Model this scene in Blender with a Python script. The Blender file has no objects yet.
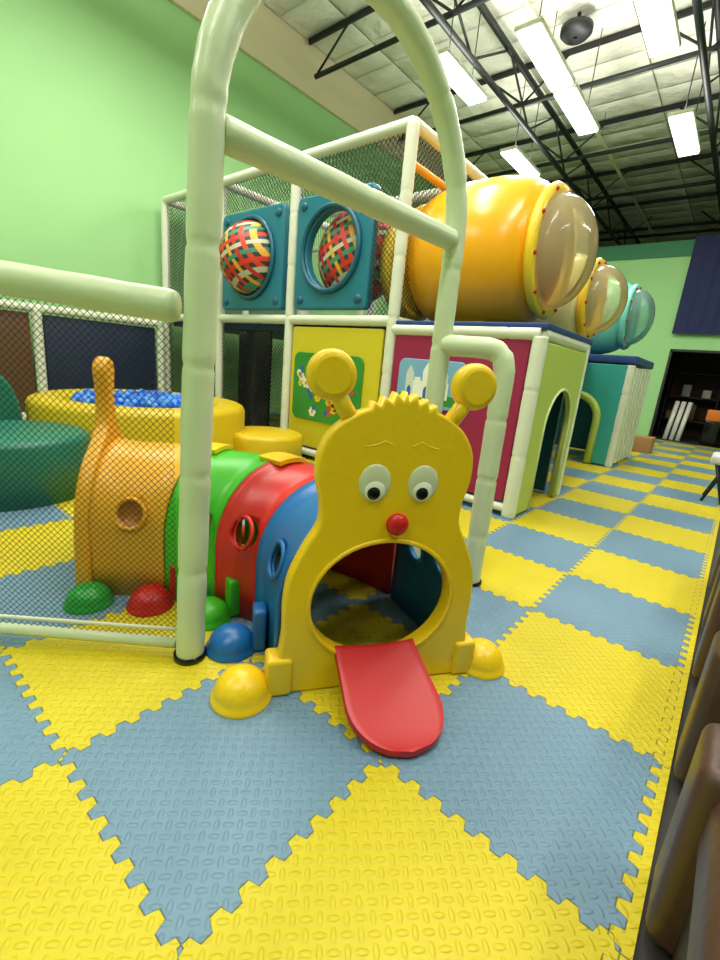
import bpy, bmesh, random
from math import *
from mathutils import Vector, Matrix
random.seed(3)
sc=bpy.context.scene
try:
    sc.view_settings.view_transform='Standard'
    sc.view_settings.look='None'
except Exception: pass

# ---------------------------------------------------------------- materials
def s2l(c):
    return tuple(((v/255)/12.92 if v/255<=.04045 else ((v/255+.055)/1.055)**2.4) for v in c)+(1,)
MATS={}
def mat(name,col,rough=.45,metal=0,bump=0,bscale=20,var=0,spec=.5,coat=0,emit=0):
    if name in MATS: return MATS[name]
    m=bpy.data.materials.new(name); m.use_nodes=True; nt=m.node_tree; b=nt.nodes['Principled BSDF']
    c=s2l(col); b.inputs['Base Color'].default_value=c
    b.inputs['Roughness'].default_value=rough; b.inputs['Metallic'].default_value=metal
    b.inputs['Specular IOR Level'].default_value=spec; b.inputs['Coat Weight'].default_value=coat
    if emit:
        b.inputs['Emission Color'].default_value=c; b.inputs['Emission Strength'].default_value=emit
    tc=nt.nodes.new('ShaderNodeTexCoord')
    if var:
        n=nt.nodes.new('ShaderNodeTexNoise'); n.inputs['Scale'].default_value=2.5; n.inputs['Detail'].default_value=4
        nt.links.new(tc.outputs['Object'],n.inputs['Vector'])
        mx=nt.nodes.new('ShaderNodeMix'); mx.data_type='RGBA'
        mx.inputs[6].default_value=tuple(v*(1-var) for v in c[:3])+(1,); mx.inputs[7].default_value=tuple(min(1,v*(1+var)) for v in c[:3])+(1,)
        nt.links.new(n.outputs['Fac'],mx.inputs[0]); nt.links.new(mx.outputs[2],b.inputs['Base Color'])
    if bump:
        n=nt.nodes.new('ShaderNodeTexNoise'); n.inputs['Scale'].default_value=bscale; n.inputs['Detail'].default_value=3
        nt.links.new(tc.outputs['Object'],n.inputs['Vector'])
        bp=nt.nodes.new('ShaderNodeBump'); bp.inputs['Strength'].default_value=bump; bp.inputs['Distance'].default_value=.02
        nt.links.new(n.outputs['Fac'],bp.inputs['Height']); nt.links.new(bp.outputs['Normal'],b.inputs['Normal'])
    MATS[name]=m; return m
class NB:
    def __init__(s,nt): s.nt=nt
    def m(s,op,a,b=None,c=None,clamp=False):
        n=s.nt.nodes.new('ShaderNodeMath'); n.operation=op; n.use_clamp=clamp
        for i,v in enumerate((a,b,c)):
            if v is None: continue
            if isinstance(v,(int,float)): n.inputs[i].default_value=v
            else: s.nt.links.new(v,n.inputs[i])
        return n.outputs[0]
    def mixc(s,f,a,b):
        n=s.nt.nodes.new('ShaderNodeMix'); n.data_type='RGBA'
        for i,v in ((0,f),(6,a),(7,b)):
            if isinstance(v,(int,float,tuple)): n.inputs[i].default_value=v
            else: s.nt.links.new(v,n.inputs[i])
        return n.outputs[2]

def floor_mat():
    m=bpy.data.materials.new('foam_puzzle_mat'); m.use_nodes=True; nt=m.node_tree; B=NB(nt); b=nt.nodes['Principled BSDF']
    tc=nt.nodes.new('ShaderNodeTexCoord'); sp=nt.nodes.new('ShaderNodeSeparateXYZ'); nt.links.new(tc.outputs['Object'],sp.inputs[0])
    x,y=sp.outputs[0],sp.outputs[1]; T=.6; x0,y0=.054,.278; lam=T/9; A=.0125
    def wave(v,o):
        t=B.m('SINE',B.m('MULTIPLY',B.m('SUBTRACT',v,o),2*pi/lam))
        t=B.m('MULTIPLY',t,2.6); t=B.m('MINIMUM',t,1.0); t=B.m('MAXIMUM',t,-1.0); return B.m('MULTIPLY',t,A)
    X=B.m('DIVIDE',B.m('ADD',B.m('SUBTRACT',x,x0),wave(y,y0)),T)
    Y=B.m('DIVIDE',B.m('ADD',B.m('SUBTRACT',y,y0),wave(x,x0)),T)
    par=B.m('FLOORED_MODULO',B.m('ADD',B.m('FLOOR',X),B.m('FLOOR',Y)),2.0)
    par=B.m('GREATER_THAN',par,.5)
    border=B.m('GREATER_THAN',X,0.0); par=B.m('MAXIMUM',par,border)
    ns=nt.nodes.new('ShaderNodeTexNoise'); ns.inputs['Scale'].default_value=1.7; ns.inputs['Detail'].default_value=5; nt.links.new(tc.outputs['Object'],ns.inputs['Vector'])
    yel=B.mixc(ns.outputs['Fac'],s2l((196,176,22)),s2l((220,202,44)))
    blu=B.mixc(ns.outputs['Fac'],s2l((96,128,154)),s2l((122,154,178)))
    col=B.mixc(par,blu,yel)
    def edge(V): return B.m('LESS_THAN',B.m('MULTIPLY',B.m('SUBTRACT',.5,B.m('ABSOLUTE',B.m('SUBTRACT',B.m('FRACT',V),.5))),T),.0016)
    e=B.m('MAXIMUM',edge(X),edge(Y))
    col=B.mixc(B.m('MULTIPLY',e,.75),col,s2l((60,70,50)))
    nt.links.new(col,b.inputs['Base Color']); b.inputs['Roughness'].default_value=.43; b.inputs['Specular IOR Level'].default_value=.38
    c=.027*1.414
    U=B.m('DIVIDE',B.m('ADD',x,y),c); V=B.m('DIVIDE',B.m('SUBTRACT',x,y),c)
    p2=B.m('FLOORED_MODULO',B.m('ADD',B.m('FLOOR',U),B.m('FLOOR',V)),2.0)
    fu=B.m('SUBTRACT',B.m('FRACT',U),.5); fv=B.m('SUBTRACT',B.m('FRACT',V),.5)
    q=B.m('SUBTRACT',1.0,p2)
    a=B.m('ADD',B.m('MULTIPLY',fu,p2),B.m('MULTIPLY',fv,q)); bb=B.m('ADD',B.m('MULTIPLY',fv,p2),B.m('MULTIPLY',fu,q))
    d=B.m('ADD',B.m('POWER',B.m('ABSOLUTE',B.m('DIVIDE',a,.54)),2.0),B.m('POWER',B.m('ABSOLUTE',B.m('DIVIDE',bb,.24)),2.0))
    mr=nt.nodes.new('ShaderNodeMapRange'); mr.interpolation_type='SMOOTHSTEP'
    nt.links.new(d,mr.inputs[0]); mr.inputs[1].default_value=.1; mr.inputs[2].default_value=1.2; mr.inputs[3].default_value=1; mr.inputs[4].default_value=0
    h=B.m('SUBTRACT',mr.outputs[0],B.m('MULTIPLY',e,1.0))
    bp=nt.nodes.new('ShaderNodeBump'); bp.inputs['Strength'].default_value=.62; bp.inputs['Distance'].default_value=.0038
    nt.links.new(h,bp.inputs['Height']); nt.links.new(bp.outputs['Normal'],b.inputs['Normal'])
    return m
def net_mat(name,col,cell,w):
    m=bpy.data.materials.new(name); m.use_nodes=True; nt=m.node_tree; B=NB(nt); b=nt.nodes['Principled BSDF']
    tc=nt.nodes.new('ShaderNodeTexCoord'); sp=nt.nodes.new('ShaderNodeSeparateXYZ'); nt.links.new(tc.outputs['UV'],sp.inputs[0])
    u,v=sp.outputs[0],sp.outputs[1]
    def ln(V): return B.m('LESS_THAN',B.m('ABSOLUTE',B.m('SUBTRACT',B.m('FRACT',B.m('DIVIDE',V,cell)),.5)),w/cell/2)
    e=B.m('MAXIMUM',ln(B.m('ADD',u,v)),ln(B.m('SUBTRACT',u,v)))
    nt.links.new(e,b.inputs['Alpha']); b.inputs['Base Color'].default_value=s2l(col); b.inputs['Roughness'].default_value=.7
    return m
def clear_mat(name,col,dcol,k=.4):
    m=bpy.data.materials.new(name); m.use_nodes=True; nt=m.node_tree; nt.nodes.clear()
    o=nt.nodes.new('ShaderNodeOutputMaterial'); t=nt.nodes.new('ShaderNodeBsdfTransparent'); g=nt.nodes.new('ShaderNodeBsdfGlossy'); lw=nt.nodes.new('ShaderNodeLayerWeight')
    df=nt.nodes.new('ShaderNodeBsdfTranslucent'); df.inputs[0].default_value=s2l(dcol)
    d2=nt.nodes.new('ShaderNodeBsdfDiffuse'); d2.inputs[0].default_value=s2l(dcol); ma=nt.nodes.new('ShaderNodeMixShader'); ma.inputs[0].default_value=.4
    nt.links.new(d2.outputs[0],ma.inputs[1]); nt.links.new(df.outputs[0],ma.inputs[2])
    m0=nt.nodes.new('ShaderNodeMixShader'); m0.inputs[0].default_value=k
    t.inputs[0].default_value=s2l(col); g.inputs['Roughness'].default_value=.1; lw.inputs[0].default_value=.2
    nt.links.new(t.outputs[0],m0.inputs[1]); nt.links.new(ma.outputs[0],m0.inputs[2])
    mx=nt.nodes.new('ShaderNodeMixShader'); nt.links.new(lw.outputs['Fresnel'],mx.inputs[0]); nt.links.new(m0.outputs[0],mx.inputs[1]); nt.links.new(g.outputs[0],mx.inputs[2]); nt.links.new(mx.outputs[0],o.inputs[0])
    return m
def voro_mat(name,cols,scale,rough=.5):
    m=bpy.data.materials.new(name); m.use_nodes=True; nt=m.node_tree; b=nt.nodes['Principled BSDF']
    tc=nt.nodes.new('ShaderNodeTexCoord'); v=nt.nodes.new('ShaderNodeTexVoronoi'); v.inputs['Scale'].default_value=scale
    nt.links.new(tc.outputs['Object'],v.inputs['Vector'])
    sp=nt.nodes.new('ShaderNodeSeparateColor'); nt.links.new(v.outputs['Color'],sp.inputs[0])
    r=nt.nodes.new('ShaderNodeValToRGB'); r.color_ramp.interpolation='CONSTANT'
    el=r.color_ramp.elements
    while len(el)<len(cols): el.new(.5)
    for i,c in enumerate(cols): el[i].position=i/len(cols); el[i].color=s2l(c)
    nt.links.new(sp.outputs[0],r.inputs[0]); nt.links.new(r.outputs[0],b.inputs['Base Color']); b.inputs['Roughness'].default_value=rough
    return m
def lattice_mat():
    m=bpy.data.materials.new('woven_strap_lattice'); m.use_nodes=True; nt=m.node_tree; B=NB(nt); b=nt.nodes['Principled BSDF']
    tc=nt.nodes.new('ShaderNodeTexCoord'); sp=nt.nodes.new('ShaderNodeSeparateXYZ'); nt.links.new(tc.outputs['Object'],sp.inputs[0])
    x,z=sp.outputs[0],sp.outputs[2]
    dk=(40,54,48)
    def ramp(v,cols):
        r=nt.nodes.new('ShaderNodeValToRGB'); r.color_ramp.interpolation='CONSTANT'; el=r.color_ramp.elements
        while len(el)<len(cols): el.new(.5)
        for i,c in enumerate(cols): el[i].position=i/len(cols); el[i].color=s2l(c)
        nt.links.new(v,r.inputs[0]); return r.outputs[0]
    va=B.m('MULTIPLY',B.m('ADD',x,B.m('MULTIPLY',z,.55)),3.4); vb=B.m('MULTIPLY',B.m('SUBTRACT',z,B.m('MULTIPLY',x,.45)),3.6)
    ca=ramp(B.m('FRACT',va),[(222,62,36),dk,(232,170,50),dk,(200,40,34),dk]); cb=ramp(B.m('FRACT',vb),[(196,192,166),dk,(220,50,34),dk,(60,140,110),dk])
    ga=B.m('LESS_THAN',B.m('FRACT',B.m('MULTIPLY',va,3.0)),.5); gb=B.m('LESS_THAN',B.m('FRACT',B.m('MULTIPLY',vb,3.0)),.5)
    ck=B.m('FLOORED_MODULO',B.m('ADD',B.m('FLOOR',B.m('MULTIPLY',va,3.0)),B.m('FLOOR',B.m('MULTIPLY',vb,3.0))),2.0)
    useb=B.m('MULTIPLY',gb,B.m('MAXIMUM',B.m('SUBTRACT',1.0,ga),ck))
    c=B.mixc(useb,ca,cb)
    nt.links.new(c,b.inputs['Base Color']); return m
def ceil_mat():
    m=bpy.data.materials.new('quilted_ceiling_insulation'); m.use_nodes=True; nt=m.node_tree; B=NB(nt); b=nt.nodes['Principled BSDF']
    tc=nt.nodes.new('ShaderNodeTexCoord'); sp=nt.nodes.new('ShaderNodeSeparateXYZ'); nt.links.new(tc.outputs['Object'],sp.inputs[0])
    x,y=sp.outputs[0],sp.outputs[1]
    n=nt.nodes.new('ShaderNodeTexNoise'); n.inputs['Scale'].default_value=2.2; n.inputs['Detail'].default_value=6; nt.links.new(tc.outputs['Object'],n.inputs['Vector'])
    gx=B.m('ABSOLUTE',B.m('SINE',B.m('MULTIPLY',x,pi/1.2))); gy=B.m('ABSOLUTE',B.m('SINE',B.m('MULTIPLY',y,pi/.6)))
    h=B.m('ADD',B.m('MULTIPLY',B.m('MULTIPLY',B.m('POWER',gx,.4),B.m('POWER',gy,.4)),1.0),B.m('MULTIPLY',n.outputs['Fac'],1.3))
    bp=nt.nodes.new('ShaderNodeBump'); bp.inputs['Strength'].default_value=.9; bp.inputs['Distance'].default_value=.12
    nt.links.new(h,bp.inputs['Height']); nt.links.new(bp.outputs['Normal'],b.inputs['Normal'])
    col=B.mixc(n.outputs['Fac'],s2l((210,208,192)),s2l((242,240,226)))
    seam=B.m('LESS_THAN',gx,.03); col=B.mixc(seam,col,s2l((160,156,140)))
    nt.links.new(col,b.inputs['Base Color']); b.inputs['Roughness'].default_value=.6
    return m

M_pad=mat('padded_pole_vinyl',(208,220,184),.34,bump=.16,bscale=14)
M_padw=mat('padded_post_white',(222,224,204),.4,bump=.2,bscale=10)
M_yel=mat('yellow_plastic',(238,196,22),.32,bump=.08,bscale=60)
M_ora=mat('orange_yellow_plastic',(226,164,40),.36)
M_red=mat('red_plastic',(194,10,20),.38)
M_red2=mat('red_plastic_segment',(208,36,34),.35)
M_grn=mat('green_plastic',(66,182,36),.35)
M_dgrn=mat('dark_green_plastic',(10,118,60),.35)
M_blu=mat('blue_plastic',(22,100,170),.35)
M_blurim=mat('light_blue_rim',(44,124,190),.35)
M_white=mat('white_plastic',(236,236,226),.3)
M_eye=mat('eye_lid_grey',(206,210,180),.35)
M_blk=mat('black_gloss',(10,10,12),.2)
M_dark=mat('black_steel',(26,30,30),.5)
M_wall=mat('green_wall_paint',(160,212,144),.6,bump=.04,bscale=40,var=.03)
M_wallt=mat('teal_green_wall_band',(52,124,92),.6)
M_cream=mat('cream_beam_paint',(212,202,166),.6)
M_tealf=mat('teal_foam_vinyl',(30,116,98),.4,bump=.1,bscale=6)
M_yelf=mat('yellow_foam_vinyl',(214,182,24),.4,bump=.1,bscale=6)
M_ball=voro_mat('ball_pit_balls',[(40,110,220),(60,140,235),(30,90,200),(90,160,240)],14,.3)
M_bpan=mat('blue_moulded_panel',(34,114,138),.38)
M_bdark=mat('blue_moulded_panel_rim',(24,92,118),.38)
M_ypan=mat('yellow_vinyl_panel',(212,194,36),.45,bump=.1,bscale=5)
M_mag=mat('magenta_vinyl_panel',(154,22,74),.45,bump=.1,bscale=5)
M_navy=mat('navy_vinyl',(22,34,66),.5,bump=.2,bscale=4)
M_brown=mat('brown_vinyl',(96,62,36),.5)
M_lime=mat('lime_vinyl_panel',(184,202,92),.45,bump=.1,bscale=5)
M_limel=mat('lime_piping',(214,226,160),.45)
M_tpan=mat('teal_vinyl_panel',(54,160,152),.45)
M_deck=mat('deck_blue_vinyl',(22,60,124),.5)
M_drum=mat('orange_rotomoulded',(248,172,20),.26)
M_drumy=mat('yellow_rotomoulded',(248,208,50),.28)
M_drumc=mat('cream_rotomoulded',(232,226,170),.3)
M_drumt=mat('turquoise_rotomoulded',(118,210,194),.3)
M_clear=clear_mat('clear_bubble_window',(252,248,226),(252,240,190),.42)
M_cleart=clear_mat('clear_bubble_window_teal',(225,245,240),(190,232,222),.4)
M_net=net_mat('black_safety_net',(26,32,26),.022,.0028)
M_net2=net_mat('black_safety_net_coarse',(28,30,28),.05,.009)
M_latt=lattice_mat()
M_pgreen=mat('picture_meadow_green',(50,136,48),.5,var=.25)
M_psky=mat('picture_sky_blue',(120,170,206),.5,var=.08)
M_pred=mat('picture_red',(210,60,50),.5)
M_pblue=mat('picture_blue',(50,90,190),.5)
M_tube=mat('fluorescent_diffuser',(255,252,242),.4,emit=6)
M_leath=mat('brown_leather',(74,50,38),.42,bump=.25,bscale=12,var=.1)
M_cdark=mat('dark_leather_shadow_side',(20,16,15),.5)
M_card=mat('cardboard',(164,122,78),.8)
M_conc=mat('concrete_floor',(50,46,42),.7,var=.1)
M_store=mat('storeroom_wall',(84,62,54),.8)
M_org=mat('orange_hard_plastic',(226,120,30),.4)
M_gry=mat('light_grey_fabric',(206,208,206),.7)

# ---------------------------------------------------------------- builders
def link(o,par=None):
    sc.collection.objects.link(o)
    if par is not None: o.parent=par
    return o
def group(name):
    e=bpy.data.objects.new(name,None); e.empty_display_size=.2; sc.collection.objects.link(e); return e
def mesh_obj(name,verts,faces,m,par=None,smooth=False):
    me=bpy.data.meshes.new(name); me.from_pydata([tuple(v) for v in verts],[],faces); me.update()
    bm=bmesh.new(); bm.from_mesh(me); bmesh.ops.recalc_face_normals(bm,faces=bm.faces); bm.to_mesh(me); bm.free()
    if smooth:
        for p in me.polygons: p.use_smooth=True
    me.materials.append(m); return link(bpy.data.objects.new(name,me),par)
def box(name,par,lo,hi,m,bev=0,seg=3):
    x0,y0,z0=lo;x1,y1,z1=hi
    v=[(x0,y0,z0),(x1,y0,z0),(x1,y1,z0),(x0,y1,z0),(x0,y0,z1),(x1,y0,z1),(x1,y1,z1),(x0,y1,z1)]
    f=[(0,3,2,1),(4,5,6,7),(0,1,5,4),(1,2,6,5),(2,3,7,6),(3,0,4,7)]
    o=mesh_obj(name,v,f,m,par)
    if bev:
        b=o.modifiers.new('bevel','BEVEL'); b.width=bev; b.segments=seg
        for p in o.data.polygons: p.use_smooth=True
    return o
def sweep(name,par,pts,r,m,seg=16,pinch=0,closed=False,rf=None):
    P=[Vector(p) for p in pts]
    if pinch or rf:
        Q=[];
        for a,b in zip(P,P[1:]):
            n=max(1,int((b-a).length/.015))
            for i in range(n): Q.append(a.lerp(b,i/n))
        Q.append(P[-1]); P=Q
    n=len(P); verts=[];faces=[]; L=0; up=None; tot=sum((P[i+1]-P[i]).length for i in range(n-1))
    for i in range(n):
        if closed: t=(P[(i+1)%n]-P[i-1]).normalized()
        else: t=(P[min(i+1,n-1)]-P[max(i-1,0)]).normalized()
        if up is None:
            up=Vector((0,0,1)) if abs(t.z)<.9 else Vector((1,0,0))
        up=(up-t*up.dot(t)).normalized(); s=t.cross(up)
        if i: L+=(P[i]-P[i-1]).length
        rr=r
        if pinch:
            k=((L/pinch)%1.0); d=min(k,1-k)*pinch
            rr=r*(1-.10*exp(-(d/.010)**2))*(1+.012*sin(L*31))
        if rf: rr=r*rf(L/max(tot,1e-6))
        for j in range(seg):
            a=2*pi*j/seg; verts.append(P[i]+(up*cos(a)+s*sin(a))*rr)
    for i in range(n if closed else n-1):
        i2=(i+1)%n
        for j in range(seg): faces.append((i*seg+j,i*seg+(j+1)%seg,i2*seg+(j+1)%seg,i2*seg+j))
    if not closed: faces+= [tuple(range(seg)),tuple(range((n-1)*seg,n*seg))]
    o=mesh_obj(name,verts,faces,m,par,True)
    return o
def frame(origin,ex,ey):
    ex=Vector(ex).normalized(); ey=Vector(ey).normalized(); ez=ex.cross(ey)
    M=Matrix.Identity(4)
    for i in range(3): M[i][0]=ex[i];M[i][1]=ey[i];M[i][2]=ez[i];M[i][3]=origin[i]
    return M
def lathe(name,par,prof,M,m,seg=40):
    verts=[];faces=[];n=len(prof)
    for r,h in prof:
        for j in range(seg):
            a=2*pi*j/seg; verts.append(M@Vector((r*cos(a),r*sin(a),h)))
    for i in range(n-1):
        for j in range(seg): faces.append((i*seg+j,i*seg+(j+1)%seg,(i+1)*seg+(j+1)%seg,(i+1)*seg+j))
    return mesh_obj(name,verts,faces,m,par,True)
def panel(name,par,outline,holes,th,bev,M,m):
    cu=bpy.data.curves.new(name,'CURVE'); cu.dimensions='2D'; cu.fill_mode='BOTH'; cu.extrude=th/2-bev; cu.bevel_depth=bev; cu.bevel_resolution=2; cu.offset=-bev
    for pl in [outline]+holes:
        s=cu.splines.new('POLY'); s.points.add(len(pl)-1)
        for i,p in enumerate(pl): s.points[i].co=(p[0],p[1],0,1)
        s.use_cyclic_u=True
    o=bpy.data.objects.new(name,cu); sc.collection.objects.link(o)
    dg=bpy.context.evaluated_depsgraph_get(); me=bpy.data.meshes.new_from_object(o.evaluated_get(dg))
    bpy.data.objects.remove(o); me.transform(M); me.materials.clear(); me.materials.append(m)
    return link(bpy.data.objects.new(name,me),par)
def ell(cx,cy,rx,ry,n=48): return [(cx+rx*cos(2*pi*i/n),cy+ry*sin(2*pi*i/n)) for i in range(n)]
def rrect(x0,y0,x1,y1,r,n=6):
    out=[]
    for cx,cy,a0 in ((x1-r,y0+r,-90),(x1-r,y1-r,0),(x0+r,y1-r,90),(x0+r,y0+r,180)):
        for i in range(n+1):
            a=radians(a0+90*i/n); out.append((cx+r*cos(a),cy+r*sin(a)))
    return out
def catmull(pts,n=6,closed=True):
    out=[];N=len(pts)
    for i in range(N if closed else N-1):
        g=lambda k: pts[k%N] if closed else pts[max(0,min(N-1,k))]
        p0,p1,p2,p3=g(i-1),g(i),g(i+1),g(i+2)
        for k in range(n):
            t=k/n; out.append(tuple(.5*(2*p1[d]+(p2[d]-p0[d])*t+(2*p0[d]-5*p1[d]+4*p2[d]-p3[d])*t*t+(3*p1[d]-p0[d]-3*p2[d]+p3[d])*t**3) for d in range(len(p1))))
    if not closed: out.append(tuple(pts[-1]))
    return out
def quad(name,par,p,u,v,m):
    p,u,v=Vector(p),Vector(u),Vector(v)
    me=bpy.data.meshes.new(name); me.from_pydata([p,p+u,p+u+v,p+v],[],[(0,1,2,3)]); uv=me.uv_layers.new()
    for i,c in enumerate([(0,0),(u.length,0),(u.length,v.length),(0,v.length)]): uv.data[i].uv=c
    me.materials.append(m); return link(bpy.data.objects.new(name,me),par)
def ellipsoid(name,par,c,r,m,ax=None,seg=24):
    me=bpy.data.meshes.new(name); bm=bmesh.new(); bmesh.ops.create_uvsphere(bm,u_segments=seg,v_segments=seg//2,radius=1)
    M=Matrix.Translation(Vector(c))@((ax.to_3x3().to_4x4()) if ax is not None else Matrix.Identity(4))@Matrix.Diagonal((r[0],r[1],r[2],1))
    bm.transform(M); bm.to_mesh(me); bm.free()
    for p in me.polygons: p.use_smooth=True
    me.materials.append(m); return link(bpy.data.objects.new(name,me),par)

# ---------------------------------------------------------------- room shell
XL,XR,YB,YF,YE,H=-6.95,6.0,-4.5,12.6,24.0,6.2
box('floor',None,(XL,YB,-.06),(XR,YE,-.014),M_conc)
box('foam_floor_mat',None,(XL+.02,YB+.05,-.013),(.088,YF-.02,0),floor_mat())
box('wall_left',None,(XL-.15,YB,-.06),(XL,YE,H),M_wall)
box('trim_left_beam',None,(XL,YB+.1,5.45),(XL+.06,YE-.1,H-.01),M_cream)
box('wall_right',None,(XR,YB,-.06),(XR+.15,YE,H),M_wall)
box('wall_back',None,(XL,YB-.15,-.06),(XR,YB,H),M_wall)
box('wall_end',None,(XL,YE,-.06),(XR,YE+.15,H),M_cream)
wf=group('wall_front')
box('partition_left',wf,(XL,YF,-.01),(-1.5,YF+.12,4.3),M_wall)
box('partition_right',wf,(-.1,YF,-.01),(XR,YF+.12,4.3),M_wall)
box('partition_over_door',wf,(-1.5,YF,2.0),(-.1,YF+.12,4.3),M_wall)
box('top_band',wf,(XL+.1,YF-.03,4.0),(XR-.1,YF,4.32),M_wallt)
st=group('door_1')
box('jamb_left',st,(-1.53,YF-.02,0),(-1.48,YF+.14,2.03),M_dark)
box('jamb_right',st,(-.12,YF-.02,0),(-.07,YF+.14,2.03),M_dark)
box('jamb_top',st,(-1.53,YF-.02,2.0),(-.07,YF+.14,2.05),M_dark)
sr=group('wall_storeroom')
box('back',sr,(-3,YF+2.6,0),(2,YF+2.7,2.8),M_store); box('left',sr,(-3,YF+.13,0),(-2.9,YF+2.6,2.8),M_store)
box('right',sr,(1.9,YF+.13,0),(2,YF+2.6,2.8),M_store); box('top',sr,(-3,YF+.13,2.8),(2,YF+2.7,2.9),M_store)
box('ceiling',None,(XL,YB,H),(XR,YE,H+.1),ceil_mat())
def bar(name,par,a,b,w,m=M_dark):
    return sweep(name,par,[a,b],w,m,seg=6)
for x in (-4.05,-1.45,3.8):
    g=group('roof_truss'); y0,y1=YB+.1,YE-.1
    bar('top_chord',g,(x,y0,6.05),(x,y1,6.05),.05); bar('bottom_chord',g,(x,y0,5.4),(x,y1,5.4),.045)
    y=y0;k=0
    while y<y1-1.1:
        za,zb=(5.4,6.05) if k%2==0 else (6.05,5.4)
        bar('web_%d'%k,g,(x,y,za),(x,y+1.1,zb),.018); y+=1.1;k+=1
for y in (-1.2,2.4,6.0,8.4,10.8,13.2,16.8,20.4):
    g=group('roof_joist')
    bar('joist_bottom',g,(XL+.3,y,5.62),(XR-.1,y,5.62),.04)
    x=XL+.3;k=0
    while x<XR-2.6:
        bar('joist_strut_%d'%k,g,(x,y,5.62),(x+.7,y,6.15),.018); bar('joist_strut_b%d'%k,g,(x+2.6,y,5.62),(x+1.9,y,6.15),.018); x+=2.6;k+=1
for y in [1.2+2.4*i for i in range(9)]:
    box('ceiling_purlin',None,(XL+.1,y-.02,H-.08),(XR-.1,y+.02,H-.001),M_dark)
g=group('sprinkler_pipe'); bar('pipe',g,(-3.3,YB+.2,5.75),(-3.3,YE-.2,5.75),.03,M_cream)
for y in (4.5,7.5,10.5): bar('pipe_hanger',g,(-3.3,y,5.75),(-3.3,y,6.19),.006)
def fixture(x,y0,y1,z=4.9,e=37,up=23):
    g=group('fluorescent_ceiling_light')
    n=max(1,round((y1-y0)/1.3)); L=(y1-y0)/n
    for i in range(n):
        a=y0+i*L+.03;b=y0+(i+1)*L-.03
        box('housing_%d'%i,g,(x-.16,a,z+.03),(x+.16,b,z+.08),M_white,.01)
        box('diffuser_%d'%i,g,(x-.14,a+.03,z),(x+.14,b-.03,z+.03),M_tube,.008)
    for yy in (y0+.3,y1-.3): bar('hanger',g,(x,yy,z+.07),(x,yy,6.15),.008)
    for nm,en,zz,rx in (('tube_light',e*n,z-.03,0),('ceiling_fill_light',up*n,z+.12,pi)):  # second lamp is an added upward fill that brightens the ceiling
        ld=bpy.data.lights.new(nm,'AREA'); ld.shape='RECTANGLE'; ld.size=.3; ld.size_y=y1-y0; ld.energy=en; ld.color=(1,.975,.90)
        lo=bpy.data.objects.new(nm,ld); lo.location=(x,(y0+y1)/2,zz); lo.rotation_euler=(rx,0,0); link(lo,g)
for a in [(-2.83,5.67,8.4),(-3.95,5.55,6.8),(-4.15,8.3,9.6),(-1.65,5.65,6.95),(-1.63,8.4,9.85),(-2.83,1.6,4.2),(-4.9,1.0,3.4),(-.6,.6,3.0),(-.5,-2.8,-.5),(-4.2,-3,-1),(2.2,1,3.5),(2.2,6,8.5),(2.5,14,16.5)]:
    fixture(*a)
vt=group('ceiling_vent_fan'); lathe('housing',vt,[(.0,0),(.17,.0),(.22,.05),(.22,.12),(.15,.16)],frame((-3.05,7.7,5.9),(1,0,0),(0,1,0)),M_dark,24)
bar('stem',vt,(-3.05,7.7,5.9),(-3.05,7.7,6.19),.03)
cur=[];F=[];N=40
for i in range(N+1):
    x=-1.57+2.0*i/N; yy=YF-.12+.012*sin(i*1.3)
    cur+= [(x,yy,2.37),(x,yy,4.35)]
for i in range(N): F.append((2*i,2*i+2,2*i+3,2*i+1))
mesh_obj('navy_curtain',cur,F,mat('navy_cloth',(16,26,84),.7),None,True)

# ---------------------------------------------------------------- caterpillar tunnel
cat=group('caterpillar_crawl_tunnel')
e=Vector((.552,.834,0)).normalized(); Z=Vector((0,0,1)); nf=e.cross(Z)
C0=Vector((-.775,1.125,0))
FM=frame(C0,e,Z)
half=[(.352,0),(.352,.06),(.338,.14),(.33,.22),(.332,.32),(.318,.42),(.275,.52),(.238,.59),(.238,.66),(.255,.74),(.25,.82),(.215,.885),(.165,.925),(.125,.945)]
half_s=catmull(half,4,False)
# crest of little tufts along the crown
top=[(.108,.950),(.102,.972),(.078,.960),(.070,.988),(.044,.972),(.034,1.002),(.010,.982),(.0,1.006)]
right=half_s+top
outl=right+[(-a,b) for a,b in reversed(right[:-1])]
mouth=ell(-.005,.318,.242,.212)
panel('face_plate',cat,outl,[mouth],.06,.010,FM,M_yel)
def fpt(s,z,o): return FM@Vector((s,z,o))
sweep('mouth_rim',cat,[fpt(x,y,.029) for x,y in ell(-.005,.318,.249,.219)],.008,M_yel,8,closed=True)
for sgn in (-1,1):
    sweep('antenna_stem',cat,[fpt(sgn*.15,.90,0),fpt(sgn*.185,.95,0),fpt(sgn*.218,1.01,0)],.026,M_yel,12)
    panel('antenna_ball',cat,ell(sgn*.228,1.035,.072,.072,32),[],.065,.022,FM,M_yel)
    ex=.005+sgn*.08
    ellipsoid('eye_white',cat,fpt(ex,.727,.03),(.052,.060,.008),M_eye,FM)
    ellipsoid('eye_ball',cat,fpt(ex+.0,.705,.034),(.034,.034,.008),M_white,FM)
    ellipsoid('pupil',cat,fpt(ex-.004,.697,.040),(.021,.021,.006),M_blk,FM)
    br=catmull([(ex-.05,.842),(ex-.02,.856),(ex+.0,.846),(ex+.04,.838)],5,False)
    if sgn<0: br=catmull([(ex-.04,.838),(ex,.846),(ex+.02,.856),(ex+.05,.842)],5,False)
    sweep('forehead_emboss',cat,[fpt(x,y,.028) for x,y in br],.0034,M_yel,8)
    panel('side_lug',cat,rrect(sgn*.335-.042,0,sgn*.335+.042,.135,.015),[],.085,.012,FM,M_yel)
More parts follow.
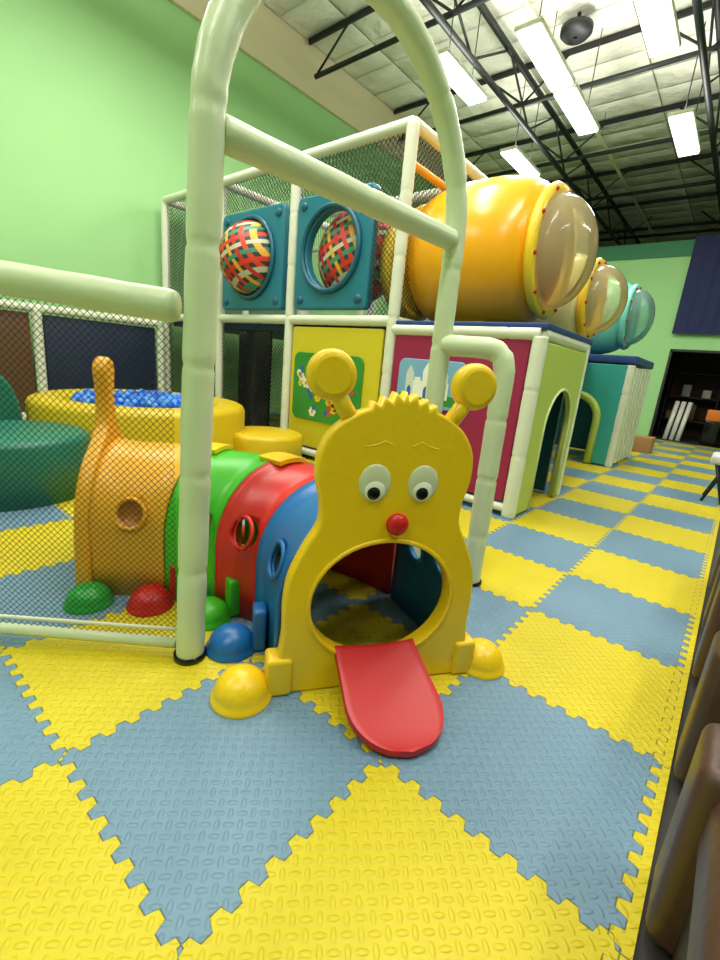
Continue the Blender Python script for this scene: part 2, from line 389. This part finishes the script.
ellipsoid('nose',cat,fpt(.01,.595,.04),(.037,.037,.025),M_red,FM)
tv=[];tf=[];NU,NV=28,14
for i in range(NU+1):
    t=i/NU; o=.03+.34*t
    if t<.55: w=.142+.012*t/.55
    else: w=.154*sqrt(max(.004,1-((t-.55)/.45)**2.15))
    zc=.118*(1-t)**1.35+.014
    for j in range(NV+1):
        q=-1+2*j/NV
        tv.append(fpt(-.012+q*w+.02*t,zc+.012*q*q*(1-.6*t)*(w/.154),o-.02))
for i in range(NU):
    for j in range(NV):
        a=i*(NV+1)+j; tf.append((a,a+1,a+NV+2,a+NV+1))
to=mesh_obj('tongue',tv,tf,M_red,cat,True); s=to.modifiers.new('sol','SOLIDIFY'); s.thickness=.022; s.offset=-.6
b=to.modifiers.new('bev','BEVEL'); b.width=.006; b.segments=2; b.limit_method='ANGLE'
ST=[(-.79,1.135,146),(-1.19,1.33,162),(-1.52,1.30,182),(-1.86,1.15,206),(-2.20,.84,231)]
def centre(k,t):
    x0,y0,a0=ST[k];x1,y1,a1=ST[k+1]; L=hypot(x1-x0,y1-y0)
    d0=Vector((cos(radians(a0)),sin(radians(a0))))*L; d1=Vector((cos(radians(a1)),sin(radians(a1))))*L
    h00=2*t**3-3*t*t+1;h10=t**3-2*t*t+t;h01=-2*t**3+3*t*t;h11=t**3-t*t
    p=Vector((x0,y0))*h00+d0*h10+Vector((x1,y1))*h01+d1*h11
    return p,radians(a0+(a1-a0)*t)
W,LEG=.325,.285
def sec(p,a,r,base=0):
    rt=Vector((sin(a),-cos(a),0)); pts=[]
    pts+= [(-r,base),(-r,LEG*.5),]
    for i in range(25):
        th=pi-pi*i/24; pts.append((r*cos(th),LEG+r*sin(th)))
    pts+= [(r,LEG*.5),(r,base)]
    return [Vector((p.x,p.y,0))+rt*s+Z*z for s,z in pts]
def segment(name,k,m,t0=0.02,t1=.98):
    vs=[];n=14;fs=[]
    prof=lambda u: W+.018*(exp(-((u)/.07)**2)+exp(-((1-u)/.07)**2))+.010*sin(pi*u)+.006*(abs(u-.5)>.3)
    outer=[];inner=[]
    for i in range(n+1):
        u=i/n; p,a=centre(k,t0+(t1-t0)*u)
        outer.append(sec(p,a,prof(u))); inner.append(sec(p,a,prof(u)-.02))
    K=len(outer[0])
    for i in range(n+1): vs+=outer[i]
    for i in range(n+1): vs+=inner[i]
    off=(n+1)*K
    for i in range(n):
        for j in range(K-1):
            a=i*K+j; fs.append((a,a+1,a+K+1,a+K)); fs.append((off+a,off+a+K,off+a+K+1,off+a+1))
    for i in range(n):
        for j in (0,K-1):
            a=i*K+j; fs.append((a,a+K,off+a+K,off+a))
    for i in (0,n):
        for j in range(K-1):
            a=i*K+j; fs.append((a,a+1,off+a+1,off+a))
    o=mesh_obj(name,vs,fs,m,cat,True)
    HZ=.375
    cuts=[(.5,HZ,-.7,.7,.06)]
    # local axis of the cutter points to the far side of the tunnel
    if k==0: cuts=[(.5,HZ,-.7,0,.06),(.28,.36,0,.7,.05),(.66,.33,0,.7,.05)]
    for (tt,hz,l0,l1,hr) in cuts:
        p,a=centre(k,tt); hd=Vector((cos(a),sin(a),0)); rt=Vector((sin(a),-cos(a),0))
        cut=lathe(name+'_cut',None,[(0,l0),(hr,l0),(hr,l1),(0,l1)],frame((p.x,p.y,hz),hd,Z),M_blk,28)
        bm=bmesh.new(); bm.from_mesh(cut.data); bmesh.ops.remove_doubles(bm,verts=bm.verts,dist=1e-5); bmesh.ops.recalc_face_normals(bm,faces=bm.faces); bm.to_mesh(cut.data); bm.free()
        md=o.modifiers.new('b','BOOLEAN'); md.operation='DIFFERENCE'; md.object=cut; md.solver='EXACT'
        dg=bpy.context.evaluated_depsgraph_get(); me=bpy.data.meshes.new_from_object(o.evaluated_get(dg)); o.modifiers.clear(); o.data=me
        bpy.data.objects.remove(cut)
        me.materials.clear(); me.materials.append(m)
        rr=W+.006; s0=sqrt(max(0,rr*rr-max(0,hz-LEG)**2))
        for sg in (-1,1):
            if (sg<0 and l0>=0) or (sg>0 and l1<=0): continue
            c=Vector((p.x,p.y,hz))+rt*sg*s0
            tilt=atan2(max(0,hz-LEG),s0); nn=(rt*sg*cos(tilt)+Z*sin(tilt)); upv=(Z*cos(tilt)-rt*sg*sin(tilt))
            io=-.018 if (k==0 and sg>0) else .004
            sweep('porthole_rim',cat,[c+nn*io+(hd*cos(t)+upv*sin(t))*(hr+.004) for t in [2*pi*i/28 for i in range(28)]],.009,M_blurim if (k==0 and sg>0) else m,8,closed=True)
            if name=='segment_orange':
                lathe('porthole_plug',cat,[(0,.012),(.05,.01),(.06,-.01)],frame(c,hd,upv) if sg<0 else frame(c,upv,hd),mat('amber_plug',(166,98,26),.35),24)
    return o
segment('segment_blue',0,M_blu,.05); segment('segment_red',1,M_red2); segment('segment_green',2,M_grn); segment('segment_orange',3,M_ora)
def dome(name,x,y,m,r=.086,h=.088):
    pr=[(r*1.08,0),(r*1.08,.012),(r*.98,.018)]+[(r*cos(t)*.98,.018+(h-.018)*sin(t)) for t in [pi/2*i/9 for i in range(1,10)]]
    lathe(name,cat,pr,frame((x,y,0.001),(1,0,0),(0,1,0)),m,28)
for k,m in ((1,M_yel),(2,M_yel),(3,M_yel)):
    x,y,a=ST[k]; a=radians(a); rt=Vector((sin(a),-cos(a),0)); hd=Vector((cos(a),sin(a),0))
    vs=[];fs=[]
    for i in range(9):
        th=pi/2-.22+.44*i/8
        for q in (-.07,.07):
            for rr in (W+.014,W+.034): vs.append(Vector((x,y,LEG))+rt*rr*cos(th)+Z*rr*sin(th)+hd*q)
    for i in range(8):
        a4=i*4
        fs+=[(a4+1,a4+3,a4+7,a4+5),(a4,a4+4,a4+6,a4+2),(a4,a4+1,a4+5,a4+4),(a4+2,a4+6,a4+7,a4+3)]
    fs+=[(0,2,3,1),(32,33,35,34)]
    mesh_obj('ridge_saddle',vs,fs,m,cat)
dome('foot_yellow_l',-1.01,.74,M_yel,.09,.1); dome('foot_yellow_r',-.535,1.49,M_yel,.084,.1)
near=[(-1.245,.86,M_blu,1),(-1.47,.90,M_grn,2),(-1.71,.775,M_red,3),(-1.885,.60,M_dgrn,4)]
for i,(x,y,m,k) in enumerate(near):
    dome('foot_near_%d'%i,x,y,m if i!=3 else mat('foot_green',(26,150,56),.35))
    a=radians(ST[k][2]-(18 if k<4 else 0)); hd=Vector((cos(a),sin(a),0))
    lm=[M_blu,M_grn,M_red,M_dgrn][i]
    rt=Vector((sin(a),-cos(a),0)); c=Vector((x,y,0))+rt*.10
    panel('lug_near_%d'%i,cat,rrect(-.045,0,.045,.17,.02),[],.05,.01,frame(c,hd,Z),lm)
for i,(k,m) in enumerate(((1,M_blu),(2,M_grn),(3,M_red))):
    x,y,a=ST[k]; a=radians(a); rt=Vector((sin(a),-cos(a),0)); c=Vector((x,y,0))+rt*(W+.11)
    dome('foot_far_%d'%i,c.x,c.y,m)
x,y,a=ST[4]; a=radians(a); rt=Vector((sin(a),-cos(a),0)); hd=Vector((cos(a),sin(a),0))
th=catmull([(.37,0),(.37,.12),(.355,.3),(.32,.44),(.24,.56),(.13,.64),(.07,.70),(.045,.80),(.05,.88),(.062,.94),(.045,.985)],5,False)
panel('tail_plate',cat,th+[(0,1.0)]+[(-p,q) for p,q in reversed(th)],[ell(0,.3,.2,.2)],.06,.015,frame(Vector((x,y,0))+hd*.02,rt,Z),M_ora)

# ---------------------------------------------------------------- padded entry arch + fences
ar=group('padded_entry_arch')
pts=[(-1.30,.725,0.0),(-1.285,.745,.9),(-1.268,.765,1.66)]
for i in range(1,25):
    t=pi-pi*i/24; pts.append((-1.268+.07*(i/24),1.385+.62*cos(t),1.68+.60*sin(t)))
pts+=[(-1.195,2.005,.9),(-1.19,2.0,0)]
sweep('arch_pole',ar,pts,.048,M_pad,20,pinch=.34)
sweep('crossbar',ar,[(-1.268,.80,1.655),(-1.2,1.97,1.665)],.046,M_pad,20,pinch=.6)
sweep('base_ring',ar,[(-1.30,.725,0.0),(-1.30,.725,.02)],.056,M_blk,20)
sweep('base_ring_far',ar,[(-1.19,2.0,0.0),(-1.19,2.0,.02)],.056,M_blk,20)
pts=[(-1.19,2.0,1.2),(-.98,2.06,1.2)]+[(-.94,2.08,1.19),(-.905,2.09,1.16),(-.89,2.095,1.10),(-.885,2.1,0)]
sweep('side_rail_post',ar,pts,.050,M_pad,20,pinch=.3)
sweep('base_ring_side',ar,[(-.885,2.1,0.0),(-.885,2.1,.02)],.058,M_blk,20)
fn=group('safety_net_fence')
fd=Vector((-.765,-.643,0)).normalized(); P0=Vector((-1.29,.735,0))
sweep('top_rail',fn,[P0+fd*.05+Z*1.185,P0+fd*2.2+Z*1.33],.047,M_pad,20,pinch=.55)
sweep('bottom_rail',fn,[P0+fd*.065+Z*.05,P0+fd*2.2+Z*.05],.020,M_pad,14)
sweep('end_post',fn,[P0+fd*2.2,P0+fd*2.2+Z*1.36],.048,M_pad,20,pinch=.5)
quad('net',fn,P0+fd*.06+Z*.05,fd*2.14,Z*1.16,M_net)
sweep('net_cord',fn,[P0+fd*.065+Z*.105,P0+fd*2.2+Z*.08],.007,M_padw,8)

# ---------------------------------------------------------------- play structure
ps=group('indoor_play_structure')
YS=3.39; XS=[-6.68,-5.3,-3.95,-2.55]
def post(x,y,z1,z0=0,m=M_padw): sweep('post',ps,[(x,y,z0),(x,y,z1)],.055,m,14,pinch=.5)
def rail(a,b,r=.05,m=M_padw): sweep('rail',ps,[a,b],r,m,14,pinch=.55)
for x in XS:
    for y in (YS,4.75,6.1): post(x,y,3.0)
for y in (YS,4.75,6.1):
    rail((XS[0],y,3.0),(XS[-1],y,3.0)); 
    rail((XS[0],y,1.47),(XS[-1],y,1.47))
for x in XS:
    rail((x,YS,3.0),(x,6.1,3.0)); rail((x,YS,1.47),(x,6.1,1.47))
rail((-2.55,YS,2.72),(-2.55,6.1,2.72),.035,M_ora)
rail((XS[0],YS,.08),(XS[-1],YS,.08),.04)
box('upper_deck',ps,(-6.62,3.46,1.36),(-2.6,6.05,1.44),M_deck)
for x0,x1,z0,z1 in [(-6.68,-5.3,1.5,3.0),(-5.3,-3.95,2.65,3.0),(-3.95,-2.55,2.62,3.0),(-2.87,-2.55,1.5,2.62),(-6.68,-3.95,0,1.45)]:
    quad('net_front',ps,(x0,YS,z0),(x1-x0,0,0),(0,0,z1-z0),M_net2)
quad('net_side',ps,(-2.55,YS,1.5),(0,2.7,0),(0,0,1.5),M_net2)
quad('net_back',ps,(-6.68,6.1,1.5),(4.1,0,0),(0,0,1.5),M_net2)
quad('net_roof',ps,(-6.68,YS,3.0),(4.13,0,0),(0,2.7,0),M_net2)
quad('net_left',ps,(-6.68,YS,1.5),(0,2.7,0),(0,0,1.5),M_net2)
box('interior_shade_back',ps,(-6.6,5.6,.02),(-2.6,5.66,1.36),M_navy)  # dark sheet stands in for the shade inside the lower level
box('interior_shade_mid',ps,(-4.05,4.0,.02),(-3.98,5.6,1.36),M_blk)  # black sheet, same stand-in for interior darkness
box('black_low_panel',ps,(-5.24,YS+.25,.1),(-4.6,YS+.29,1.36),M_blk)
box('black_low_panel_b',ps,(-4.5,YS+.65,.1),(-4.06,YS+.69,1.36),M_blk)
def FY(x,z,y=YS): return frame((x,y,z),(1,0,0),(0,0,1))
for x0,x1,hr in ((-5.22,-4.08,.39),(-3.88,-2.87,.35)):
    w=x1-x0; cx=w*.5
    panel('moulded_hole_panel',ps,rrect(0,0,w,1.06,.06),[ell(cx,.55,hr,hr)],.10,.02,FY(x0,1.57,YS+.02),M_bpan)
    sweep('hole_rim',ps,[(x0+p,YS-.05,1.57+q) for p,q in ell(cx,.55,hr+.03,hr+.03)],.025,M_bdark,10,closed=True)
    for yy in (.09,.97):
        for xx in (.1,w-.1): ellipsoid('corner_boss',ps,(x0+xx,YS-.035,1.57+yy),(.05,.02,.04),M_bdark)
ellipsoid('strap_ball',ps,(-4.65,YS+.0,2.12),(.39,.38,.39),M_latt,None,32)
ellipsoid('strap_tunnel',ps,(-3.36,YS+.36,2.12),(.46,.36,.46),M_latt,None,32)
panel('yellow_panel',ps,rrect(0,0,1.24,1.26,.03),[],.04,.01,FY(-3.87,.14),M_ypan)
panel('magenta_panel',ps,rrect(0,0,1.22,1.26,.03),[],.04,.01,FY(-2.49,.12),M_mag)
def discs(name,pl,M,off,m):
    vs=[];fs=[]
    for (cx,cy,r,n) in pl:
        b=len(vs)
        for i in range(n): vs.append(M@Vector((cx+r*cos(2*pi*i/n),cy+r*sin(2*pi*i/n),off)))
        fs.append(tuple(range(b,b+n)))
    return mesh_obj(name,vs,fs,m,ps)
FP=FY(-3.80,.44,YS-.03)
panel('flower_picture',ps,rrect(0,0,.98,.70,.08),[],.02,.006,FP,M_pgreen)
discs('picture_sky',[(.60,.56,.11,24),(.42,.58,.09,24),(.76,.56,.10,24)],FP,.0112,M_psky)
pet=[];cen=[];rd=[];bl=[]
for i in range(26):
    cx,cy,r=random.uniform(.08,.90),random.uniform(.08,.56),random.uniform(.026,.045)
    for k in range(6): pet.append((cx+r*.8*cos(k*pi/3),cy+r*.8*sin(k*pi/3),r*.5,10))
    cen.append((cx,cy,r*.45,12))
for i in range(9): rd.append((random.uniform(.1,.88),random.uniform(.08,.6),.028,14)); bl.append((random.uniform(.1,.88),random.uniform(.1,.6),.026,14))
discs('picture_petals',pet[:84],FP,.0118,M_white); discs('picture_petals_yellow',pet[84:],FP,.0122,M_yel); discs('picture_centres',cen,FP,.013,M_ora)
discs('picture_red_flowers',rd,FP,.0134,M_pred); discs('picture_blue_flowers',bl,FP,.0136,M_pblue)
CP=FY(-2.4,.76,YS-.03)
panel('castle_picture',ps,rrect(0,0,.66,.40,.06),[],.02,.006,CP,M_psky)
def flat(name,pl,off,m): return mesh_obj(name,[CP@Vector((a,b,off)) for a,b in pl],[tuple(range(len(pl)))],m,ps)
flat('castle_grass',[(.04,.03),(.62,.03),(.63,.1),(.4,.14),(.03,.1)],.0112,M_pgreen)
flat('castle_keep',[(.12,.08),(.52,.08),(.52,.22),(.46,.22),(.46,.25),(.4,.25),(.4,.22),(.24,.22),(.24,.25),(.18,.25),(.18,.22),(.12,.22)],.0116,M_white)
for i,a in enumerate((.12,.29,.46)):
    flat('castle_tower_%d'%i,[(a-.03,.08),(a+.05,.08),(a+.05,.28+.03*(i==1)),(a+.01,.35+.03*(i==1)),(a-.03,.28+.03*(i==1))],.012,M_gry if i!=1 else M_white)
    flat('castle_gate_%d'%i,[(a-.01,.08),(a+.03,.08),(a+.03,.15),(a+.01,.18),(a-.01,.15)],.0124,M_pblue)
for x,y in ((-1.21,YS),(-1.21,4.52),(-2.55,4.75)): post(x,y,1.38,0,M_padw)
rail((-2.55,YS,1.40),(-1.21,YS,1.40)); rail((-1.21,YS,1.40),(-1.21,4.55,1.40)); rail((-2.55,YS,.07),(-1.21,YS,.07),.035)
box('lower_deck',ps,(-2.5,3.36,1.43),(-1.16,4.58,1.475),M_deck,.01)
door=[(.28,0),(.28,.62)]+[(.62+.34*cos(t),.66+.34*sin(t)) for t in [pi-pi*i/16 for i in range(17)]]+[(.96,.62),(.96,0)]
arch_pan=[(0,0)]+door+[(1.12,0),(1.12,1.33),(0,1.33)]
panel('lime_arch_panel',ps,arch_pan,[],.05,.012,frame((-1.19,YS+.02,.02),(0,1,0),(0,0,1)),M_lime)
sweep('arch_trim',ps,[(-1.165,YS+.02+p,.02+q) for p,q in door],.012,M_limel,8)
box('inner_wall',ps,(-2.5,4.5,.02),(-1.3,4.54,1.36),M_bdark)
box('inner_step',ps,(-2.1,3.7,.0),(-1.5,4.3,.3),M_deck,.03)
box('bridge_deck',ps,(-3.6,4.62,1.40),(-1.75,6.9,1.475),M_deck,.01)
for x,y in ((-1.8,5.7),(-1.23,6.95),(-1.23,8.25),(-2.55,6.95),(-2.55,8.25),(-3.6,6.9)): post(x,y,1.38)
box('teal_deck',ps,(-2.6,6.9,1.40),(-1.17,8.3,1.50),M_deck,.01)
door2=[(.35,0),(.35,.55)]+[(.68+.33*cos(t),.6+.33*sin(t)) for t in [pi-pi*i/16 for i in range(17)]]+[(1.01,.55),(1.01,0)]
panel('teal_arch_panel',ps,[(0,0)]+door2+[(1.27,0),(1.27,1.36),(0,1.36)],[],.05,.012,FY(-2.5,.02,6.93),M_tpan)
sweep('teal_arch_trim',ps,[(-2.5+p,6.89,.02+q) for p,q in door2],.05,M_lime,8)
box('teal_back',ps,(-2.5,8.2,.02),(-1.28,8.24,1.36),M_bdark)
for i in range(5):
    y=7.06+i*.24; box('slat_%d'%i,ps,(-1.21,y,.05),(-1.17,y+.13,1.36),M_padw,.01)
box('slat_back',ps,(-1.26,7.0,.05),(-1.22,8.2,1.36),M_lime)

def drum(x,y,z,r,mb,mf,l=1.3,bub=.3,mc=None):
    g=group('bubble_window_drum'); M=frame((x,y,z),(0,1,0),(0,0,1))
    h=l/2
    prof=[(r*.66,-h)]
    for i in range(29):
        u=-1+2*i/28; prof.append((r*(.70+.30*sqrt(max(0,1-abs(u)**2.5))),u*(h-.02)))
    prof.append((r*.68,h))
    lathe('drum_body',g,prof,M,mb,56)
    lathe('mould_seam',g,[(r*.985,-.01),(r*1.006,0),(r*.985,.01)],M,mb,56)
    lathe('inner_flange',g,[(r*.62,-h-.05),(r*.8,-h-.05),(r*.83,-h-.02),(r*.8,-h+.02),(r*.62,-h+.02),(r*.62,-h-.05)],M,mf,48)
    lathe('outer_flange',g,[(r*.64,h-.02),(r*.8,h-.02),(r*.83,h+.02),(r*.8,h+.05),(r*.64,h+.05),(r*.64,h-.02)],M,mf,48)
    lathe('bubble_window',g,[(r*.70*cos(t),h+.05+bub*sin(t)) for t in [pi/2*i/12 for i in range(13)]],M,mc or M_clear,48)
    for i in range(10):
        a=2*pi*i/10+.2; ellipsoid('bolt_%d'%i,g,M@Vector((r*.76*cos(a),r*.76*sin(a),h+.052)),(.018,.018,.018),M_red,None,10)
    for sy in (-.2,.2): box('cradle',g,(x-.2,y+sy-.04,1.477),(x+.2,y+sy+.04,max(1.50,z-r*.90)),mb,.01)
    return g
drum(-2.08,4.05,2.095,.615,M_drum,M_drumy,1.16,.30)
drum(-2.0,5.4,1.95,.49,M_drumc,M_drumy,1.05,.29)
drum(-2.02,7.35,2.03,.52,M_drumt,M_drumt,1.1,.25,M_cleart)
g=group('yellow_tunnel_collar'); M=frame((-2.80,4.05,2.05),(0,1,0),(0,0,1))
lathe('collar',g,[(.40,-.10),(.50,-.10),(.52,-.02),(.50,.03),(.40,.03),(.40,-.10)],M,M_drumy,40)

lf=group('padded_wall_barrier')
for y in (-1.4,0.4,1.75,3.25): sweep('post',lf,[(-6.6,y,0),(-6.6,y,1.36)],.055,M_padw,14,pinch=.6)
for z in (.08,1.36): sweep('rail',lf,[(-6.6,-1.4,z),(-6.6,3.25,z)],.05,M_padw,14,pinch=.6)
box('navy_panel',lf,(-6.66,1.82,.12),(-6.61,3.18,1.3),M_navy,.01); box('brown_panel',lf,(-6.66,.46,.12),(-6.61,1.68,1.3),M_brown,.01); box('brown_panel_b',lf,(-6.66,-1.34,.12),(-6.61,.34,1.3),M_brown,.01)

bp_=group('round_ball_pit'); M=frame((-4.4,2.0,0),(1,0,0),(0,1,0)); R=.94
lathe('foam_ring',bp_,[(R,0),(R,.50),(R-.02,.54),(R-.06,.56),(R-.24,.56),(R-.28,.54),(R-.30,.5),(R-.3,0),(R,0)],M,M_yelf,64)
bm=bmesh.new()
for i in range(420):
    a=random.uniform(0,2*pi); rr=(R-.36)*sqrt(random.random())
    bmesh.ops.create_icosphere(bm,subdivisions=2,radius=.04,matrix=Matrix.Translation((-4.4+rr*cos(a),2+rr*sin(a),.50+random.uniform(-.03,.07))))
me=bpy.data.meshes.new('balls'); bm.to_mesh(me); bm.free()
for p in me.polygons: p.use_smooth=True
me.materials.append(M_ball); link(bpy.data.objects.new('balls',me),bp_)
lathe('ball_floor',bp_,[(0,.48),(R-.3,.48)],M,M_blu,48)
def puck(name,x,y,r,h,m):
    return lathe(name,None,[(0,0),(r,0),(r,h-.04),(r-.012,h-.012),(r-.04,h),(0,h)],frame((x,y,0),(1,0,0),(0,1,0)),m,56)
puck('round_foam_stool',-3.58,2.82,.38,.33,M_yelf)
puck('foam_step_block',-3.75,.75,.5,.42,M_tealf)
g=group('foam_climbing_hump')
hp=catmull([(-.65,0),(-.65,.42),(-.4,.70),(0,.88),(.35,.78),(.5,.5),(.5,0)],6,False)
panel('hump',g,hp,[],.42,.03,frame((-4.62,.51,0),(0,1,0),(0,0,1)),M_tealf)

# ---------------------------------------------------------------- right-hand seating
def armchair(y0,w,xf=.10):
    g=group('brown_leather_armchair'); y1=y0+w
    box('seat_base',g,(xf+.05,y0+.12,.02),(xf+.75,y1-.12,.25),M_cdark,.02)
    box('seat_cushion',g,(xf+.03,y0+.14,.25),(xf+.66,y1-.14,.42),M_leath,.05,5)
    box('arm_near',g,(xf,y0,.01),(xf+.78,y0+.19,.44),M_leath,.03,5)
    box('arm_far',g,(xf,y1-.19,.01),(xf+.78,y1,.44),M_leath,.03,5)
    box('backrest',g,(xf+.62,y0+.02,.1),(xf+.84,y1-.02,.78),M_leath,.06,5)
    for yy in (y0+.08,y1-.08):
        for xx in (xf+.08,xf+.72): box('leg',g,(xx-.025,yy-.025,-.013),(xx+.025,yy+.025,.03),M_blk)
armchair(.36,.74,.092); armchair(1.40,.80,.092); armchair(2.5,.8,.095)
g=group('grey_folding_chair'); x,y=-.12,5.85
box('seat',g,(x,y,.40),(x+.40,y+.44,.50),M_gry,.03); box('back',g,(x+.34,y,.55),(x+.40,y+.44,.86),M_gry,.03)
for a in (y+.03,y+.41):
    sweep('leg_f',g,[(x+.02,a,.002),(x+.16,a,.42),(x+.38,a,.84)],.014,M_dark,8); sweep('leg_b',g,[(x+.19,a,.002),(x+.06,a,.41)],.014,M_dark,8)
box('cardboard_box',None,(-1.35,9.3,.001),(-1.05,9.65,.28),M_card,.004)
g=group('storage_shelf')
for z in (.4,1.0,1.6): box('shelf_board',g,(-1.6,YF+1.9,z),(.6,YF+2.4,z+.03),M_dark)
for x in (-1.6,-.5,.57): box('upright',g,(x,YF+1.9,-.013),(x+.03,YF+2.4,1.9),M_dark)
for i in range(9):
    x=-1.5+i*.22; z=(.43,1.03)[i%2]
    box('shelf_item_%d'%i,g,(x,YF+2.0,z),(x+.18,YF+2.3,z+.2+.1*(i%3)),[M_card,M_gry,M_brown,M_white][i%4],.01)
g=group('warning_bin')
box('bin_body',g,(-.55,YF+.3,-.013),(-.25,YF+.6,.55),M_blk,.02); box('bin_band',g,(-.56,YF+.29,.55),(-.24,YF+.61,.8),M_org,.02)
g=group('paper_rolls')
for i in range(3): sweep('roll_%d'%i,g,[(-1.25+i*.13,YF+.5,-.013),(-1.2+i*.13,YF+.75,.9)],.05,M_white,12)

# ---------------------------------------------------------------- world + camera
w=bpy.data.worlds.new('world'); sc.world=w; w.use_nodes=True
w.node_tree.nodes['Background'].inputs[0].default_value=(.9,1,.9,1); w.node_tree.nodes['Background'].inputs[1].default_value=.3
p,r,psi=.2537,.0944,.6831
Fv=Vector((-sin(psi),cos(psi),0)); Rv=Vector((cos(psi),sin(psi),0))
f=Fv*cos(p)-Z*sin(p); d=-Z*cos(p)-Fv*sin(p)
ir=Rv*cos(r)-d*sin(r); dn=Rv*sin(r)+d*cos(r)
cd=bpy.data.cameras.new('camera'); cd.sensor_fit='HORIZONTAL'; cd.sensor_width=36; cd.lens=445.33/720*36; cd.clip_start=.02
co=bpy.data.objects.new('camera',cd); sc.collection.objects.link(co)
M=Matrix.Identity(4)
for i in range(3): M[i][0]=ir[i];M[i][1]=-dn[i];M[i][2]=-f[i]
M[2][3]=1.072; co.matrix_world=M; sc.camera=co
